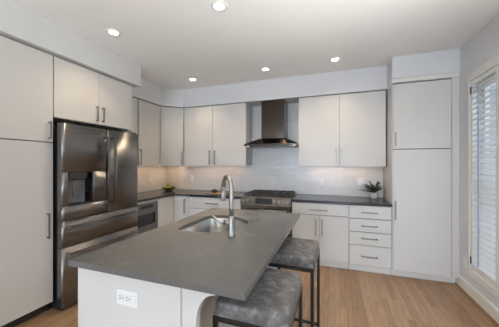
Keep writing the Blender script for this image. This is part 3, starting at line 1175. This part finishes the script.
# ------------------------------------------------------------------ things on the counters
ZC = CT1 + .0006
t = thing('potted_plant', 'spiky green plant in a small white pot beside the tall cabinet', 'plant', (.545, 3.885, ZC), 0)
MB().lathe([(0, 0), (.040, 0), (.052, .02), (.056, .05), (.052, .088), (.047, .088), (.049, .075), (0, .075)], 0, 0, 32).build('pot', M['pot'], t)
MB().lathe([(0, .0755), (.048, .0755), (.030, .084), (0, .087)], 0, 0, 24).build('soil', M['soil'], t)
lf = MB()
for i in range(80):
    a = random.uniform(0, 2 * math.pi)
    ln = random.uniform(.15, .27)
    up = random.uniform(.15, .95)
    d = Vector((math.cos(a), math.sin(a), 0))
    side = Vector((-math.sin(a), math.cos(a), 0))
    w = random.uniform(.006, .011)
    tb = bmesh.new()
    prev = None
    nseg = 7
    ok = True
    P = []
    for k in range(nseg + 1):
        u = k / nseg
        out = ln * u * (1 - .35 * up)
        zz = .083 + ln * up * (u * 1.0 - .55 * u * u) * 1.2
        c = d * (.012 + out) + Vector((0, 0, max(.092 if out > .03 else .083, zz)))
        P.append((c, w * (math.sin(math.pi * min(1, .12 + u * .88)) ** .7)))
    if max(P[k][0].x for k in range(len(P))) > .118 or max(P[k][0].y for k in range(len(P))) > .142:
        s = min(.115 / max(.001, d.x * ln), 1) if d.x > 0 else 1
        s2 = min(.14 / max(.001, d.y * ln), 1) if d.y > 0 else 1
        s = min(s, s2)
        P = [(Vector((c.x * s, c.y * s, c.z + (1 - s) * .12 * (k / nseg))), ww) for k, (c, ww) in enumerate(P)]
    rows = []
    for c, ww in P:
        rows.append((tb.verts.new(c - side * ww + Vector((0, 0, ww * .35))), tb.verts.new(c), tb.verts.new(c + side * ww + Vector((0, 0, ww * .35)))))
    for a0, b0 in zip(rows, rows[1:]):
        tb.faces.new((a0[0], a0[1], b0[1], b0[0]))
        tb.faces.new((a0[1], a0[2], b0[2], b0[1]))
    lf._add(tb, True)
lf.build('leaves', M['leaf'], t)

bw = MB().lathe([(0, 0), (.055, 0), (.060, .006), (.105, .035), (.130, .062), (.126, .064), (.100, .040), (.055, .014), (0, .012)], 0, 0, 40).build('fruit_bowl', M['bowl'])
bw.location = (-2.90, 3.74, ZC)
tag(bw, 'dark bowl of green fruit in the back left counter corner', 'bowl')
def make_apple(loc, label):
    t = thing('green_apple', label, 'fruit', loc, 0, 'green apples in the bowl')
    pr = []
    for i in range(17):
        a = math.pi * i / 16
        r = .036 * math.sin(a) * (1 + .12 * math.cos(a - .5))
        z = .034 - .034 * math.cos(a)
        if i > 12:
            z -= .006 * ((i - 12) / 4) ** 2
        pr.append((max(r, 0 if i in (0, 16) else .001), z))
    MB().lathe(pr, 0, 0, 24).build('flesh', M['apple'], t)
    MB().tube([(0, 0, .058), (.002, 0, .070), (.006, 0, .080)], .0016, 8).build('stem', M['stem'], t)
    return t
bowl_c = Vector((-2.90, 3.74, ZC))
alab = ['green apple at the front of the dark bowl, nearest the room', 'green apple at the right side of the dark bowl',
        'green apple at the back of the dark bowl, towards the corner', 'green apple at the left side of the dark bowl', 'green apple on top, in the middle of the dark bowl']
ap = make_apple(tuple(bowl_c + Vector((.035, -.045, .030))), alab[0])
for q, lb in zip(((.045, .035, .030), (-.035, .045, .030), (-.045, -.035, .030), (0, 0, .078)), alab[1:]):
    copy_thing(ap, tuple(bowl_c + Vector(q)), lb, random.uniform(0, 6))

t = thing('serving_board', 'thin wooden board lying on the counter left of the range', 'board', (-1.80, 3.62, ZC), math.radians(4))
MB().box(-.17, .17, -.085, .085, 0, .016, .006).build('board', M['board'], t)
MB().box(-.255, -.17, -.018, .018, .001, .015, .005).build('handle', M['board'], t)
sb = MB().lathe([(0, 0), (.030, 0), (.034, .005), (.054, .032), (.058, .046), (.054, .047), (.048, .034), (.028, .012), (0, .010)], 0, 0, 32).build('small_bowl', M['bowl'])
sb.location = (-1.885, 3.615, ZC + .0165)
tag(sb, 'small brown bowl standing on the thin wooden board', 'bowl')
nb = sb.location
nt0 = None
nut_l = ['brown nut in the small bowl, on its left', 'brown nut in the small bowl, on its right', 'brown nut in the small bowl, at its front', 'brown nut lying on top of the others in the small bowl']
for q, lb in zip(((-.019, .009, .031), (.019, .009, .031), (0, -.021, .031), (0, .004, .056)), nut_l):
    if nt0 is None:
        tb = bmesh.new()
        bmesh.ops.create_icosphere(tb, subdivisions=3, radius=.015)
        for v in tb.verts:
            a = math.atan2(v.co.y, v.co.x)
            v.co *= 1 + .05 * math.sin(a * 6 + v.co.z * 120)
            v.co.z *= 1.1
            v.co.z += .0
        m = MB()
        m._add(tb, True)
        o = nt0 = m.build('walnut', M['nut'])
    else:
        o = nt0.copy()
        COL.objects.link(o)
    o.location = nb + Vector(q)
    o.rotation_euler = (random.random(), random.random(), random.random())
    tag(o, lb, 'nut', 'nuts in the small bowl')

# ------------------------------------------------------------------ lamps
def make_downlight(x, y, label):
    t = thing('recessed_light', label, 'ceiling light', (x, y, H), 0, 'recessed ceiling lights')
    MB().lathe([(.044, -.0004), (.044, -.007), (.050, -.010), (.066, -.006), (.070, -.0004)], 0, 0, 36).build('trim_ring', M['plastic'], t)
    MB().lathe([(0, -.0035), (.0435, -.0035), (.0435, -.0008), (0, -.0008)], 0, 0, 32).build('lens', M['lens'], t)
    return t


def downlight_lamp(x, y, power):
    d = bpy.data.lights.new('downlight_beam', 'AREA')
    d.shape = 'DISK'
    d.size = .085
    d.energy = power
    d.color = (1.0, .77, .53)
    d.spread = math.radians(110)
    o = bpy.data.objects.new('downlight_beam', d)
    o.location = (x, y, H - .012)
    COL.objects.link(o)


dl = [(-.915, 1.842, 'recessed round ceiling light nearest the camera, over the island'),
      (-2.105, 1.854, 'recessed round ceiling light beside the soffit above the refrigerator'),
      (-2.098, 3.30, 'recessed round ceiling light near the back left corner'),
      (-.91, 3.28, 'recessed round ceiling light in front of the steel hood'),
      (.011, 3.265, 'recessed round ceiling light before the right upper cabinet')]
d0 = make_downlight(*dl[0])
for x, y, lb in dl[1:]:
    copy_thing(d0, (x, y, H), lb)
for x, y, lb in dl:
    downlight_lamp(x, y, 2.9)

def strip_light(cx, cy, length, rz, label, m):
    t = thing('undercabinet_light', label, 'light', (cx, cy, 1.3935), rz, 'strip lights under the upper cabinets')
    a, b = length / 2, .016
    MB().box(-a, a, -b, b, -.012, -.0005, .002).build('housing', M['plastic'], t)
    MB().box(-a + .008, a - .008, -b + .004, b - .004, -.0135, -.0121).build('diffuser', m, t)
strip_light(.075, 3.915, .95, 0, 'thin strip light under the upper cabinet right of the hood', M['strip'])
strip_light(-1.95, 3.915, .90, 0, 'thin strip light under the upper cabinet left of the hood', M['strip'])
strip_light(-3.02, 3.05, .60, R90, 'thin strip light under the upper cabinet on the left wall', M['strip_left'])
strip_light(-2.93, 3.80, .40, math.radians(45), 'thin strip light under the diagonal corner cabinet', M['strip_left'])
